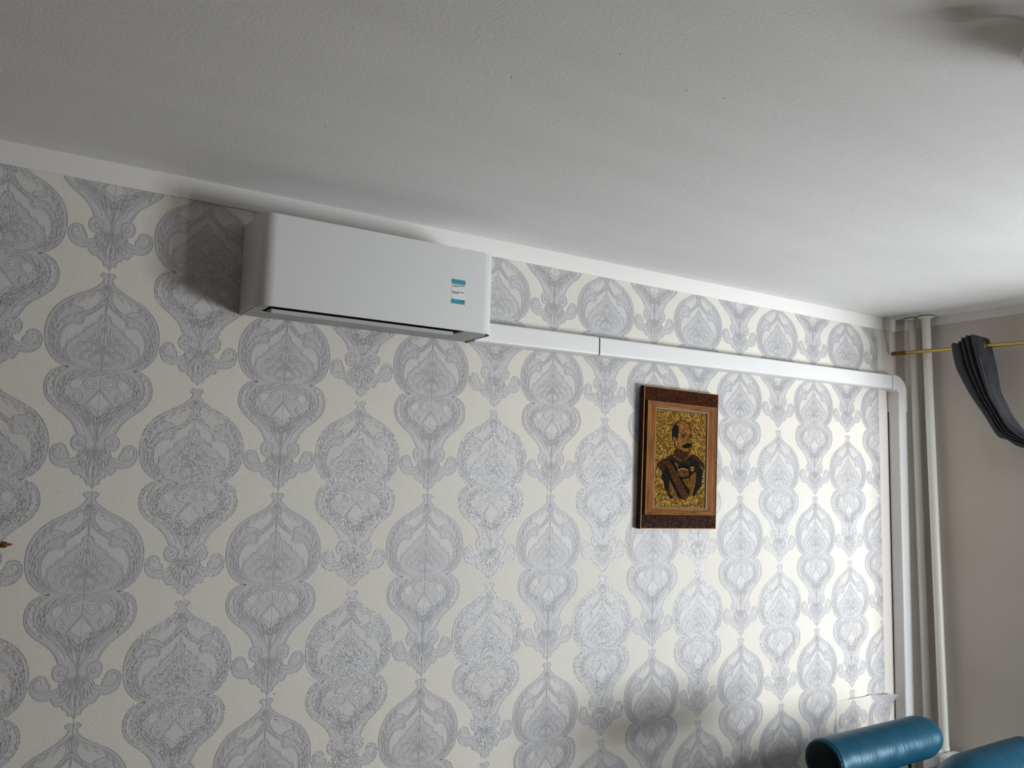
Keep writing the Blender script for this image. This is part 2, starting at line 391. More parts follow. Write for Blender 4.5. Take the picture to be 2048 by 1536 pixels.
# ---- wallpapered wall: paper sheet, raised pearl motifs, seams and the bare strip, all in one wall mesh
MOT = {
'OUT':[[0.0,4.3],[4.4,0.5],[11.2,-1.5],[17.5,2.3],[18.8,8.0],[14.6,10.4],[10.2,15.7],[12.1,23.8],[21.1,34.7],[33.5,45.2],[50.9,56.3],[69.1,66.0],[89.8,77.3],[108.7,91.0],[124.7,108.7],[136.9,128.4],[144.7,150.4],[148.0,172.3],[147.8,196.5],[143.9,219.5],[135.4,240.3],[123.0,256.9],[109.6,268.6],[94.6,276.3],[83.8,279.0],[97.0,279.3],[112.9,285.0],[126.2,296.2],[134.8,311.0],[139.0,328.0],[138.5,347.0],[133.8,363.3],[125.0,377.8],[111.4,392.3],[94.7,405.5],[78.2,419.0],[65.0,433.6],[56.6,448.1],[51.1,461.4],[46.5,468.8],[53.9,470.9],[59.6,479.4],[61.2,490.1],[58.6,502.3],[51.6,510.7],[40.8,514.6],[28.0,512.7],[31.9,520.5],[41.8,528.9],[54.1,534.9],[65.2,535.2],[63.8,527.7],[66.7,519.8],[71.9,513.9],[73.5,505.8],[79.4,498.1],[89.2,495.4],[99.8,498.4],[108.3,507.7],[111.7,518.7],[110.8,531.2],[105.6,544.5],[95.9,554.5],[82.4,560.3],[68.8,561.4],[58.3,558.3],[57.9,564.7],[53.2,570.5],[51.0,575.7],[45.4,580.5],[35.3,580.1],[30.5,584.0],[29.2,589.3],[24.3,590.5],[18.8,595.2],[15.9,602.1],[14.7,608.2],[7.9,606.4],[3.3,611.2],[0.0,617.0]],
'band1':[[3.5,30.0],[17.4,44.2],[40.2,59.6],[69.8,75.2],[95.2,89.9],[115.9,111.0],[128.2,133.0],[137.1,157.4],[139.6,181.7],[137.8,208.1],[129.7,234.2],[115.4,255.1],[96.4,268.4],[79.2,274.5]],
'lens':[[12.4,64.2],[16.9,54.7],[29.0,54.8],[51.5,65.4],[74.4,78.1],[90.7,89.8],[94.5,98.6],[76.1,102.1],[58.8,107.6],[55.0,114.6],[43.8,111.1],[32.3,102.3],[20.6,88.9],[14.1,76.0]],
'ogee':[[-0.8,82.9],[5.6,89.6],[15.8,100.7],[31.0,113.7],[46.9,124.5],[60.5,131.4],[57.8,142.8],[63.6,150.6],[74.9,149.0],[87.4,151.2],[98.6,158.7],[108.5,173.4],[114.3,192.8],[114.1,216.8],[108.3,235.6],[96.2,252.7],[82.1,266.2],[61.8,274.5],[27.7,280.1],[1.4,280.4]],
'ogee2':[[0.9,35.6],[-1.5,49.9],[1.4,66.4],[10.2,81.2],[25.7,99.9],[48.5,115.9],[73.2,124.1],[93.7,132.2],[110.4,149.5],[121.8,171.4],[125.2,195.6],[121.6,221.9],[111.5,243.9],[96.6,259.3]],
'field':[[-0.6,86.7],[12.9,102.0],[29.0,115.6],[44.9,127.3],[54.3,136.1],[53.8,147.9],[62.2,156.2],[79.7,154.8],[94.7,161.0],[105.2,176.7],[110.0,195.1],[109.2,216.6],[104.6,233.1],[95.8,233.6],[90.9,214.4],[78.4,199.6],[55.2,179.8],[47.9,170.0],[32.6,155.4],[18.3,147.0],[10.5,127.9],[-1.1,115.0]],
'bud':[[0.8,177.0],[6.4,184.2],[11.8,194.7],[7.0,204.3],[0.6,209.7]],
'c1':[[-1.1,233.8],[4.8,221.5],[20.9,208.6],[39.5,203.3],[56.8,204.0],[66.9,210.1],[63.8,216.1],[57.5,213.9]],
'c2':[[-1.0,246.9],[11.6,233.5],[28.3,228.2],[45.7,230.4],[57.2,239.4],[56.6,249.7],[49.1,254.1],[45.2,248.2]],
'c3':[[-0.2,228.3],[6.0,214.6],[15.8,203.3],[28.2,195.8],[40.4,192.5],[50.3,184.3]],
'c4':[[-0.5,219.0],[5.7,210.8],[13.5,200.8],[19.7,191.7],[15.8,185.0],[11.0,188.6]],
'stem':[[-0.2,216.6],[-1.8,235.2],[-2.3,275.6]],
'pal':[[-1.1,115.0],[10.5,127.9],[18.3,147.0],[32.6,155.4],[47.9,170.0],[55.2,179.8],[78.4,199.6],[90.9,214.4],[94.8,232.6],[86.4,251.2],[65.7,269.1]],
'pal2':[[-1.1,127.7],[6.1,144.3],[15.7,158.7],[28.4,168.5]],
'heart1':[[-0.3,280.3],[27.8,281.0],[58.4,287.5],[85.3,299.4],[102.1,319.4],[107.9,340.1],[102.8,361.0],[90.7,376.5],[70.0,391.2],[49.4,405.8],[33.6,422.9],[22.3,442.5]],
'heart2':[[84.0,280.5],[101.7,294.7],[112.8,314.4],[116.5,336.0],[112.2,357.0],[101.4,372.6],[87.0,386.5],[66.6,404.9],[48.6,424.2],[37.2,443.0],[30.0,461.6]],
'crescent':[[104.2,286.4],[119.8,299.2],[129.5,317.8],[133.5,337.1],[130.3,355.9],[120.3,371.7],[106.3,386.7],[92.1,396.8],[101.7,376.9],[113.2,358.9],[118.8,337.6],[115.6,315.5],[106.3,296.9]],
'patch':[[47.3,313.9],[63.5,311.2],[75.4,320.5],[74.7,334.5],[63.0,341.7],[51.3,334.8],[46.6,322.8]],
'diamond':[[-0.1,341.8],[13.0,359.8],[29.7,379.6],[15.1,389.0],[-0.0,401.1]],
'xline':[[0.3,334.9],[16.3,358.2],[37.3,384.8]],
'lf1':[[95.3,380.2],[62.0,389.2],[34.6,400.8],[18.4,417.8],[11.0,432.3],[4.9,445.4]],
'lf2':[[73.9,398.5],[49.4,405.8],[31.2,419.4],[21.0,435.5],[14.5,450.9]],
'lf3':[[62.5,408.3],[43.8,416.9],[33.2,429.8],[26.6,442.9]],
'neck':[[55.7,434.1],[44.8,449.3],[34.5,464.8],[24.9,467.5],[27.2,452.2],[39.8,438.7]],
'n1':[[32.4,436.1],[19.6,452.4],[8.3,469.5],[2.9,487.2],[1.8,506.6]],
'n0':[[4.0,445.4],[1.7,477.1],[-0.3,506.4]],
'scr':[[46.6,468.8],[34.9,471.3],[24.9,479.5],[23.7,492.1],[32.7,499.5],[43.2,497.9],[45.9,489.0],[40.4,482.0]],
'a1':[[3.4,500.0],[15.2,519.5],[33.2,536.1],[55.2,546.9],[73.1,547.2]],
'a2':[[2.6,506.7],[11.7,529.1],[29.1,549.3],[48.5,560.7]],
'a3':[[0.1,512.3],[6.3,534.8],[17.9,556.1],[31.4,569.1],[43.1,568.3]],
'tear':[[-1.3,522.1],[5.5,541.0],[15.1,564.9],[15.4,580.7],[8.5,588.9],[0.3,590.1]],
'ts':[[72.5,537.9],[88.9,537.9],[101.3,529.2],[103.9,516.5],[97.1,506.4],[88.4,506.4],[85.5,514.4],[90.2,520.5]],
'lensleaf':[[57.3,116.1],[67.5,105.8],[82.8,103.2],[95.1,108.2],[88.1,116.7],[72.9,119.8]],
'sp1':[[18.2,266.5]],
'sp2':[[22.0,320.2]],
'sp3':[[55.8,361.2]],
}
PITCH, REP = 0.265, 0.6309

def template(beaded):
    V, F, MI = [], [], []
    lift = [0.0, 0.0]
    INK, FIELD, LINE = (4, 2, 5) if beaded else (1, 2, 3)
    def add_poly(pts, y, mi):
        lift[1] -= 1.0e-6; y = y + lift[1]
        b = len(V)
        tri = tessellate_polygon([[Vector((p[0], p[1], 0)) for p in pts]])
        V.extend([(p[0] / 1000, y, -p[1] / 1000) for p in pts])
        for a in tri:
            p, q, r = (pts[i] for i in a)
            s = (q[0] - p[0]) * (r[1] - p[1]) - (q[1] - p[1]) * (r[0] - p[0])
            F.append(tuple(b + i for i in (a if s < 0 else a[::-1]))); MI.append(mi)
    def ribbon(pts, w, y, mi, taper=False):
        lift[0] -= 2.0e-6; y = y + lift[0]
        P = np.array(pts); n = len(P)
        T = np.gradient(P, axis=0); T /= np.maximum(np.linalg.norm(T, axis=1, keepdims=True), 1e-9)
        N = np.stack([-T[:, 1], T[:, 0]], 1)
        ww = np.full(n, w / 2)
        if taper:
            ww *= np.clip(np.sin(np.linspace(0.25, PI - 0.25, n)) * 1.15, 0.25, 1)
        A = P + N * ww[:, None]; B = P - N * ww[:, None]; b = len(V)
        for a_, b_ in zip(A, B):
            V.append((a_[0] / 1000, y, -a_[1] / 1000)); V.append((b_[0] / 1000, y, -b_[1] / 1000))
        for i in range(n - 1):
            q = (b + 2 * i, b + 2 * i + 1, b + 2 * i + 3, b + 2 * i + 2)
            a0, a1, a2 = V[q[0]], V[q[1]], V[q[2]]
            s = (a1[0] - a0[0]) * (a2[2] - a0[2]) - (a1[2] - a0[2]) * (a2[0] - a0[0])
            F.append(q if s > 0 else q[::-1]); MI.append(mi)
    def mir(pts): return [(-p[0], p[1]) for p in pts]
    half = catmull(MOT['OUT'], 2)
    full = [tuple(p) for p in half] + [(-p[0], p[1]) for p in half[::-1][1:-1]]
    add_poly(full, -0.0003, INK)
    for key in ('lens', 'field', 'crescent', 'patch', 'neck'):
        c = [tuple(p) for p in catmull(MOT[key], 2, True)]
        add_poly(c, -0.0004, FIELD); add_poly(mir(c), -0.0004, FIELD)
    lf = [tuple(p) for p in catmull(MOT['lensleaf'], 2, True)]
    add_poly(lf, -0.0005, INK); add_poly(mir(lf), -0.0005, INK)
    for key in ('bud', 'diamond'):
        c = [tuple(p) for p in catmull(MOT[key], 2)]
        add_poly(c + mir(c)[::-1], -0.00055, FIELD)
    yl = -0.0007
    ribbon(half, 3.2, yl, LINE); ribbon(mir(half), 3.2, yl, LINE)
    W = dict(band1=2.0, ogee=3.0, ogee2=2.4, c1=4.2, c2=4.2, c3=3.4, c4=2.6, stem=4.0, pal=2.0, pal2=1.6, heart1=3.0, heart2=2.4,
             xline=2.6, lf1=4.0, lf2=3.4, lf3=3.0, n1=3.0, n0=2.6, scr=3.0, a1=3.2, a2=4.0, a3=3.6, tear=4.0, ts=3.0)
    for key, w in W.items():
        c = catmull(MOT[key], 3)
        tp = key in ('c1', 'c2', 'c3', 'lf1', 'lf2', 'lf3', 'a1', 'a2', 'a3', 'tear', 'stem')
        ribbon(c, w, yl, LINE, tp); ribbon([(-p[0], p[1]) for p in c], w, yl, LINE, tp)
    for key in ('lens', 'crescent', 'patch', 'diamond', 'bud', 'field', 'lensleaf'):
        c = catmull(MOT[key], 2, key not in ('diamond', 'bud'))
        if key not in ('diamond', 'bud'): c = c + [c[0]]
        ribbon(c, 1.5, yl, LINE); ribbon([(-p[0], p[1]) for p in c], 1.5, yl, LINE)
    def spiral(cx, cy, r0, r1, turns, a0, w):
        n = int(14 * turns); pts = []
        for i in range(n + 1):
            f = i / n; a = a0 + f * turns * 2 * PI; r = r0 + (r1 - r0) * f
            pts.append((cx + r * math.cos(a), cy + r * math.sin(a)))
        ribbon(pts, w, yl, LINE); ribbon(mir(pts), w, yl, LINE)
    spiral(17, 266, 11, 2.5, 1.6, 2.6, 3.4)
    spiral(23, 322, 20, 4, 2.1, -1.9, 3.0)
    spiral(56, 361, 15, 3, 1.5, 2.0, 2.8)
    spiral(41, 491, 9, 2, 1.2, 0.4, 2.6)
    # lobed edge of the palmette, standing over the pale field
    pal = catmull(MOT['pal'], 8); lob = []
    P = np.array(pal); L = np.r_[0, np.cumsum(np.linalg.norm(np.diff(P, axis=0), axis=1))]; L /= L[-1]
    T = np.gradient(P, axis=0); T /= np.maximum(np.linalg.norm(T, axis=1, keepdims=True), 1e-9)
    for p, l, t_ in zip(P, L, T):
        w = 6.5 * abs(math.sin(PI * 7 * l)) * min(1, 6 * l)
        lob.append((p[0] + t_[1] * w, p[1] - t_[0] * w))
    lob[0] = (0.0, lob[0][1]); base = [(60.0, 274.0), (0.0, 277.0)]
    add_poly(lob + base + mir(lob + base[:1])[::-1], -0.00046, INK)
    ribbon(lob, 2.0, yl, LINE); ribbon(mir(lob), 2.0, yl, LINE)
    def ell(cx, cy, rx, ry, y, mi, n=18):
        c = [(cx + rx * math.cos(2 * PI * k / n), cy + ry * math.sin(2 * PI * k / n)) for k in range(n)]
        add_poly(c, y, mi); add_poly(mir(c), y, mi)
    ell(23, 322, 17, 17, -0.0005, FIELD); ell(56, 361, 11, 11, -0.0005, FIELD); ell(41, 491, 8, 8, -0.0005, FIELD); ell(88, 515, 9, 11, -0.0005, FIELD)
    ell(0, 300, 5, 8, -0.0005, FIELD); ell(0, 62, 4, 9, -0.0005, FIELD); ell(11, 568, 6, 13, -0.0005, FIELD)
    # fans of fine curved strokes
    def fan(cx, cy, a0, a1, n, r0, rf, bend, w, gap=0.62, parts=3):
        for k in range(n):
            a = a0 + (a1 - a0) * k / max(1, n - 1)
            R = rf(a)
            for q in range(parts):
                f0 = q / parts + 0.04 * ((k + q) % 3); f1 = f0 + gap / parts
                pts = []
                for h in range(5):
                    f = f0 + (f1 - f0) * h / 4; r = r0 + (R - r0) * min(f, 0.98); aa = a + bend * f * f
                    pts.append((cx + r * math.cos(aa), cy - r * math.sin(aa)))
                ribbon(pts, w, yl, LINE, True); ribbon(mir(pts), w, yl, LINE, True)
    palr = lambda a: np.interp(a, [0.0, 0.35, 0.7, 0.95, 1.2, 1.4, 1.57], [84, 90, 82, 86, 100, 112, 120])
    fan(0, 262, 0.06, 1.50, 15, 26, palr, 0.16, 2.3)
    low = lambda a: np.interp(a, [-1.57, -1.1, -0.6, -0.1], [120, 96, 62, 44])
    fan(0, 478, -1.5, -0.75, 7, 30, low, -0.12, 2.2, 0.7, 2)
    # strokes that run along the side bands of the upper bulb and of the heart
    def along(key, offs, n, ln, w):
        P = np.array(catmull(MOT[key], 10)); L = np.r_[0, np.cumsum(np.linalg.norm(np.diff(P, axis=0), axis=1))]
        T = np.gradient(P, axis=0); T /= np.maximum(np.linalg.norm(T, axis=1, keepdims=True), 1e-9)
        for q, of in enumerate(offs):
            for k in range(n):
                a = L[-1] * (k + 0.35 * (q % 2)) / n; pts = []
                for h in range(5):
                    l = a + ln * h / 4
                    if l > L[-1]: break
                    x = np.interp(l, L, P[:, 0]); y = np.interp(l, L, P[:, 1]); tx = np.interp(l, L, T[:, 0]); ty = np.interp(l, L, T[:, 1])
                    o = of + 2.4 * math.sin(PI * h / 4) * (1 if k % 2 else -1)
                    pts.append((x - ty * o, y + tx * o))
                if len(pts) > 2: ribbon(pts, w, yl, LINE, True); ribbon(mir(pts), w, yl, LINE, True)
    along('band1', (5.0, 11.0), 22, 13, 2.0)
    along('ogee2', (4.5,), 16, 11, 1.8)
    along('heart1', (6.5, 12.0, 18.0), 18, 14, 2.0)
    along('lf1', (6.0, 11.0), 7, 13, 2.0)
    along('crescent', (3.0,), 14, 8, 1.2)
    return np.array(V), F, np.array(MI)

TPL = [template(False), template(True)]
ZT, XE, ZB = 2.62, 3.716, 0.0
AV, AF, AM = [], [], []
nv = 0
def push(V, F, MI):
    global nv
    AV.append(V); AF.extend([tuple(i + nv for i in f) for f in F]); AM.append(MI); nv += len(V)
def clipped(V, F, MI, planes, cuts=()):
    bm = bmesh.new(); vs = [bm.verts.new(v) for v in V]
    for f, m in zip(F, MI):
        try: bm.faces.new([vs[i] for i in f]).material_index = int(m)
        except ValueError: pass
    for co, no in planes:
        bmesh.ops.bisect_plane(bm, geom=bm.verts[:] + bm.edges[:] + bm.faces[:], plane_co=co, plane_no=no, clear_outer=True)
    for co, no in cuts:
        bmesh.ops.bisect_plane(bm, geom=bm.verts[:] + bm.edges[:] + bm.faces[:], plane_co=co, plane_no=no)
    bm.verts.index_update()
    out = (np.array([v.co[:] for v in bm.verts]).reshape(-1, 3), [tuple(v.index for v in f.verts) for f in bm.faces], np.array([f.material_index for f in bm.faces], int))
    bm.free(); return out

# patch of paper glued on upside down at the bottom right, torn along its top
PX0, PX1, PZ1, PZ0 = 3.315, 3.745, Z0 - 1.617, Z0 - 2.05
push(np.array([(XL, 0, ZB), (XE, 0, ZB), (XE, 0, ZT), (XL, 0, ZT)]), [(0, 1, 2, 3)], np.array([0]))
push(np.array([(XE, 0, 0), (3.852, 0, 0), (3.852, 0, H), (XE, 0, H)]), [(0, 1, 2, 3)], np.array([7]))
for i in range(-9, 15):
    V, F, MI = TPL[i % 2]
    for k in range(-1, 4):
        x = i * PITCH; z = Z0 - (k * REP if i % 2 == 0 else (k + 0.5) * REP + 0.0023)
        W = V + np.array((x, 0, z))
        if z - 0.62 > ZT or z < ZB: continue
        pl = []
        if z > ZT: pl.append(((0, 0, ZT), (0, 0, 1)))
        if z - 0.62 < ZB: pl.append(((0, 0, ZB), (0, 0, -1)))
        if x + 0.15 > XE: pl.append(((XE, 0, 0), (1, 0, 0)))
        if pl:
            W, F2, M2 = clipped(W, F, MI, pl)
            if len(F2): push(W, F2, M2)
        else: push(W, F, MI)
for i in range(-8, 14, 2):                              # butt seams between the strips of paper
    x = i * PITCH + 0.0004
    push(np.array([(x - .0004, -.0008, ZB), (x + .0004, -.0008, ZB), (x + .0004, -.0008, ZT), (x - .0004, -.0008, ZT)]), [(0, 1, 2, 3)], np.array([6]))
PAPERMATS = [M['paper'], M['ink'], M['field'], M['line'], M['inkb'], M['bead'], M['seam'], M['bare']]
wall_back = pyobj('wall_back', np.concatenate(AV), AF, PAPERMATS, mi=np.concatenate(AM))
struct(wall_back)

# curling patch
pv, pf, pm, n0 = [], [], [], 0
nx, nz = 42, 44
CUTS = [((PX0 + (PX1 - PX0) * i / nx, 0, 0), (1, 0, 0)) for i in range(nx // 2, nx)] + [((0, 0, PZ0 + (PZ1 - PZ0) * j / nz), (0, 0, 1)) for j in range(int(nz * .55), nz)]
for j in range(nz + 1):
    for i in range(nx + 1):
        pv.append((PX0 + (PX1 - PX0) * i / nx, 0, PZ0 + (PZ1 - PZ0) * j / nz))
for j in range(nz):
    for i in range(nx):
        a = j * (nx + 1) + i; pf.append((a, a + 1, a + nx + 2, a + nx + 1)); pm.append(0)
n0 = len(pv)
for cx, zt, bead in ((13 * PITCH, PZ1 - 0.008, 1), (14 * PITCH + 0.004, PZ1 - 0.008 - REP / 2, 1), (14 * PITCH + .004, PZ1 - .008 + REP / 2, 0)):
    V, F, MI = TPL[0]
    W = V.copy(); W[:, 0] = -W[:, 0]; W[:, 2] = -0.617 - W[:, 2]     # turned by half a turn
    W = W + np.array((cx, 0, zt))
    pls = [((PX0, 0, 0), (-1, 0, 0)), ((PX1, 0, 0), (1, 0, 0)), ((0, 0, PZ1), (0, 0, 1)), ((0, 0, PZ0), (0, 0, -1))]
    W, F2, M2 = clipped(W, F, MI, pls, CUTS)
    if not len(F2): continue
    n0 = len(pv)
    pv.extend([tuple(p) for p in W]); pf.extend([tuple(i + n0 for i in f) for f in F2]); pm.extend(int(x) for x in M2)
def curl(p):
    x, y, z = p
    a = max(0.0, (x - (PX1 - 0.20)) / 0.20); b = max(0.0, (z - (PZ1 - 0.17)) / 0.17)
    lift = 0.030 * a ** 2.0 * b ** 1.5 + 0.010 * b ** 3 * max(0, min(1, (x - PX0) / 0.2))
    tip = max(0.0, a - 0.55) / 0.45 * b ** 4
    return (x + 0.012 * tip, y - 0.0012 - lift - 0.006 * tip, z - 0.012 * tip + 0.003 * math.sin(9 * a) * b ** 3)
patch = pyobj('wallpaper_patch', [curl(p) for p in pv], pf, PAPERMATS, wall_back, mi=pm)
tag(patch, 'torn wallpaper patch curling away from the wall')

# white painted bands under the ceiling
struct(box('trim_1', XL, 3.852, -0.004, 0.0005, 2.582, H, M['band'], bevel=0.0015))
bm = bmesh.new()
n_ = len(arc)
prof = [(3.852, 0.0, 2.582)] + [(x, y, 2.582 + 0.022 * k / (n_ - 1)) for k, (x, y) in enumerate(arc)] + [(XR, -4.55, 2.604)]
def inn(k):
    x, y, z = prof[k]
    if k == 0: return (x, y - 0.004, z)
    if k == len(prof) - 1: return (x - 0.004, y, z)
    a = PI / 2 * (k - 1) / (n_ - 1); return (x - 0.004 * math.sin(a), y - 0.004 * math.cos(a), z)
A = [bm.verts.new(inn(k)) for k in range(len(prof))]; B = [bm.verts.new((*inn(k)[:2], H)) for k in range(len(prof))]
Cc = [bm.verts.new(prof[k]) for k in range(len(prof))]
for k in range(len(prof) - 1):
    bm.faces.new((A[k], A[k + 1], B[k + 1], B[k])); bm.faces.new((A[k], A[k + 1], Cc[k + 1], Cc[k]))
struct(bmobj('trim_2', bm, M['band'], angle=30))

# nail holes and specks seen on the wall and the ceiling
def speck(p, n, r, m, parent, name):
    bm = bmesh.new(); bmesh.ops.create_icosphere(bm, subdivisions=1, radius=r)
    bmesh.ops.translate(bm, verts=bm.verts, vec=p)
    return bmobj(name, bm, m, parent, smooth=True)
for p in [(1.8279, -0.185), (0.5535, -1.2488), (0.561, -1.3263), (0.1567, 0.2664)]:
    speck((p[0], -0.001, Z0 + p[1]), None, 0.0016, M['dark'], wall_back, 'nail_hole')
ceil_o = bpy.data.objects['ceiling']
for p in [(0.6636, -1.1239), (0.4126, -0.6208), (0.7945, -1.3418), (1.0236, -1.3029), (1.1225, -1.3258), (2.0236, -0.752)]:
    speck((p[0], p[1], H), None, 0.0016, M['dark'], ceil_o, 'paint_speck')

# window: frame, mullion, panes, sill (outside the picture, it lets the daylight in)
win = struct(empty('window_1', (XR + 0.035, (WY0 + WY1) / 2, WZ0), 'white framed window in the right wall', None))
bm = bmesh.new()
for y0, y1, z0, z1 in ((WY0, WY0 + .06, WZ0, WZ1), (WY1 - .06, WY1, WZ0, WZ1), (WY0 + .06, WY1 - .06, WZ0, WZ0 + .06), (WY0 + .06, WY1 - .06, WZ1 - .06, WZ1)):
    add_box(bm, XR + .012, XR + .06, y0, y1, z0, z1, 0.004, 1)
ym = (WY0 + WY1) / 2
add_box(bm, XR + .012, XR + .06, ym - .04, ym + .04, WZ0 + .06, WZ1 - .06, 0.004, 1)
bmobj('window_frame', bm, M['winframe'], win, angle=30)
for y0, y1 in ((WY0 + .06, ym - .04), (ym + .04, WY1 - .06)):
    pyobj('pane', [(XR + .035, y0, WZ0 + .06), (XR + .035, y1, WZ0 + .06), (XR + .035, y1, WZ1 - .06), (XR + .035, y0, WZ1 - .06)], [(0, 1, 2, 3)], M['pane'], win)
box('window_sill', XR - 0.06, XR + 0.012, WY0 + .002, WY1 - .002, WZ0 + .001, WZ0 + 0.026, M['winframe'], win, 0.004)

# ------------------------------------------------------------------ air conditioner
ac = empty('air_conditioner', (0.785, -0.003, Z0 - 0.073), 'white wall-mounted air conditioner indoor unit with a blue sticker, under the ceiling', 'air conditioner')
def outline(x0, x1, yf, r, inset=0.0, n=10):
    x0 += inset; x1 -= inset; yf += inset; r = max(r - inset, 0.004)
    p = [(x0, -0.002)]
    p += [(x0 + r - r * math.cos(a), yf + r - r * math.sin(a)) for a in [PI / 2 * k / n for k in range(n + 1)]]
    p += [(x1 - r + r * math.sin(a), yf + r - r * math.cos(a)) for a in [PI / 2 * k / n for k in range(n + 1)]]
    p += [(x1, -0.002)]
    return p
AX0, AX1, AYF, AR = 0.374, 1.196, -0.205, 0.052
ZB_, ZT_ = Z0 - 0.0715, Z0 + 0.2135
bm = bmesh.new()
rows = []
for z, ins in ((ZB_, 0.0), (ZB_ + 0.001, 0.0), (ZT_ - 0.004, 0.0), (ZT_ - 0.001, 0.001), (ZT_, 0.004)):
    rows.append([bm.verts.new((x, y, z)) for x, y in outline(AX0, AX1, AYF, AR, ins)])
for A, B in zip(rows, rows[1:]):
    for k in range(len(A)): bm.faces.new((A[k], A[(k + 1) % len(A)], B[(k + 1) % len(A)], B[k]))
bm.faces.new(rows[-1])
# bottom lip turned inwards, then the dark well behind it
inner = [bm.verts.new((x, y, ZB_)) for x, y in outline(AX0, AX1, AYF, AR, 0.0035)]
for k in range(len(inner)): bm.faces.new((rows[0][k], rows[0][(k + 1) % len(inner)], inner[(k + 1) % len(inner)], inner[k]))
bmobj('body_cover', bm, M['acwhite'], ac, angle=35)
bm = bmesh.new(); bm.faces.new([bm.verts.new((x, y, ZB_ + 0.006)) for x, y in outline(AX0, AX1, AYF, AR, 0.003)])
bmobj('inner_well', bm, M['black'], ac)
# underside tray: left, right and rear of the air slot
SX0, SX1, SY0, SY1 = 0.425, 1.062, -0.2005, -0.096
trayo = outline(AX0 + 0.001, AX1 - 0.013, AYF, AR, 0.0045)
bm = bmesh.new()
def tray_piece(pts):
    lo = [bm.verts.new((x, y, ZB_ - 0.0015)) for x, y in pts]; hi = [bm.verts.new((x, y, ZB_ + 0.004)) for x, y in pts]
    bm.faces.new(lo); bm.faces.new(hi)
    for k in range(len(pts)): bm.faces.new((lo[k], lo[(k + 1) % len(pts)], hi[(k + 1) % len(pts)], hi[k]))
tray_piece([(SX0 - 0.012, -0.003)] + [p for p in trayo if p[0] < SX0 - 0.012 and p[1] < 0] + [(SX0 - 0.012, AYF + .0035), ])
tray_piece([(SX1 + 0.012, -0.003), (SX1 + 0.012, AYF + .0035)] + [p for p in trayo if p[0] > SX1 + 0.012])
tray_piece([(SX0 - 0.012, -0.003), (SX0 - 0.012, SY1), (SX1 + 0.012, SY1), (SX1 + 0.012, -0.003)])
bmobj('underside_tray', bm, M['acgrey'], ac)
# swing louver: a shallow blade hanging in the slot
bm = bmesh.new()
pr_ = [(-0.160, -0.0105), (-0.160, 0.0005), (-0.154, 0.003), (-0.101, 0.004), (-0.101, -0.0005), (-0.138, -0.0075)]
L_ = [bm.verts.new((SX0 + 0.006, y, ZB_ + z)) for y, z in pr_]; R_ = [bm.verts.new((SX1 - 0.008, y, ZB_ + z)) for y, z in pr_]
bm.faces.new(L_); bm.faces.new(R_)
for k in range(len(pr_)): bm.faces.new((L_[k], L_[(k + 1) % len(pr_)], R_[(k + 1) % len(pr_)], R_[k]))
bmobj('louver', bm, M['aclight'], ac)
# sticker
sx, sz, sw, shh = 1.0455, Z0 + 0.0595, 0.0535, 0.0865
stk = box('sticker', sx - sw / 2, sx + sw / 2, AYF - 0.0006, AYF + 0.0005, sz - shh / 2, sz + shh / 2, M['stick'], ac)
tag(stk, 'white sticker with two blue stripes and small dark print')
def sk(u0, u1, v0, v1, m, nm, y=0.0009):
    return box(nm, sx - sw / 2 + u0 * sw, sx - sw / 2 + u1 * sw, AYF - y, AYF - 0.0005, sz - shh / 2 + v0 * shh, sz - shh / 2 + v1 * shh, m, stk)
sk(0.0, 0.975, 0.80, 0.985, M['cyan'], 'blue_stripe'); sk(0.0, 0.975, 0.015, 0.195, M['cyan'], 'blue_stripe')
bm = bmesh.new()
def dash(u0, u1, v0, v1, y=0.0010):
    add_box(bm, sx - sw / 2 + u0 * sw, sx - sw / 2 + u1 * sw, AYF - y, AYF - 0.0005, sz - shh / 2 + v0 * shh, sz - shh / 2 + v1 * shh)
rn = random.Random(5)
for v, us in ((0.735, (0.06, 0.90)), (0.685, (0.06, 0.52)), (0.475, (0.05, 0.90)), (0.42, (0.05, 0.50))):
    u = us[0]
    while u < us[1]:
        w = rn.uniform(0.03, 0.085); dash(u, min(u + w, us[1]), v, v + 0.028); u += w + rn.choice((0.012, 0.012, 0.05))
dash(0.90, 0.955, 0.815, 0.86, 0.0013); dash(0.66, 0.95, 0.135, 0.17, 0.0013)
tag(bmobj('small_print', bm, M['print'], stk), kind='stuff')

# ------------------------------------------------------------------ cable duct along the wall and down the corner
duct = empty('cable_duct', (2.5, -0.001, Z0 - 0.03), 'white plastic trunking running from the air conditioner to the corner and down', 'cable duct')
DD = 0.064
def dprof(w, d, r=0.009, n=5):
    """Half-round box section: (across, outwards)."""
    p = [(-w / 2, 0)]
    p += [(-w / 2 + r - r * math.cos(a), d - r + r * math.sin(a)) for a in [PI / 2 * k / n for k in range(n + 1)]]
    p += [(w / 2 - r + r * math.sin(a), d - r + r * math.cos(a)) for a in [PI / 2 * k / n for k in range(n + 1)]]
    p += [(w / 2, 0)]
    return p
def duct_run(name, stations, w, d, mt=M['plastic'], cap=True):
    """stations: (x, z, nx, nz) centre and across-direction in the wall plane."""
    bm = bmesh.new(); rings = []
    for (x, z, nx_, nz_) in stations:
        rings.append([bm.verts.new((x + a * nx_, -0.0012 - o, z + a * nz_)) for a, o in dprof(w, d)])
    for A, B in zip(rings, rings[1:]):
        for k in range(len(A) - 1): bm.faces.new((A[k], A[k + 1], B[k + 1], B[k]))
    if cap: bm.faces.new(rings[0]); bm.faces.new(rings[-1])
    return bmobj(name, bm, mt, duct, angle=35)
def dz(x): return Z0 - 0.0345 + (x - 1.77) * 0.0072
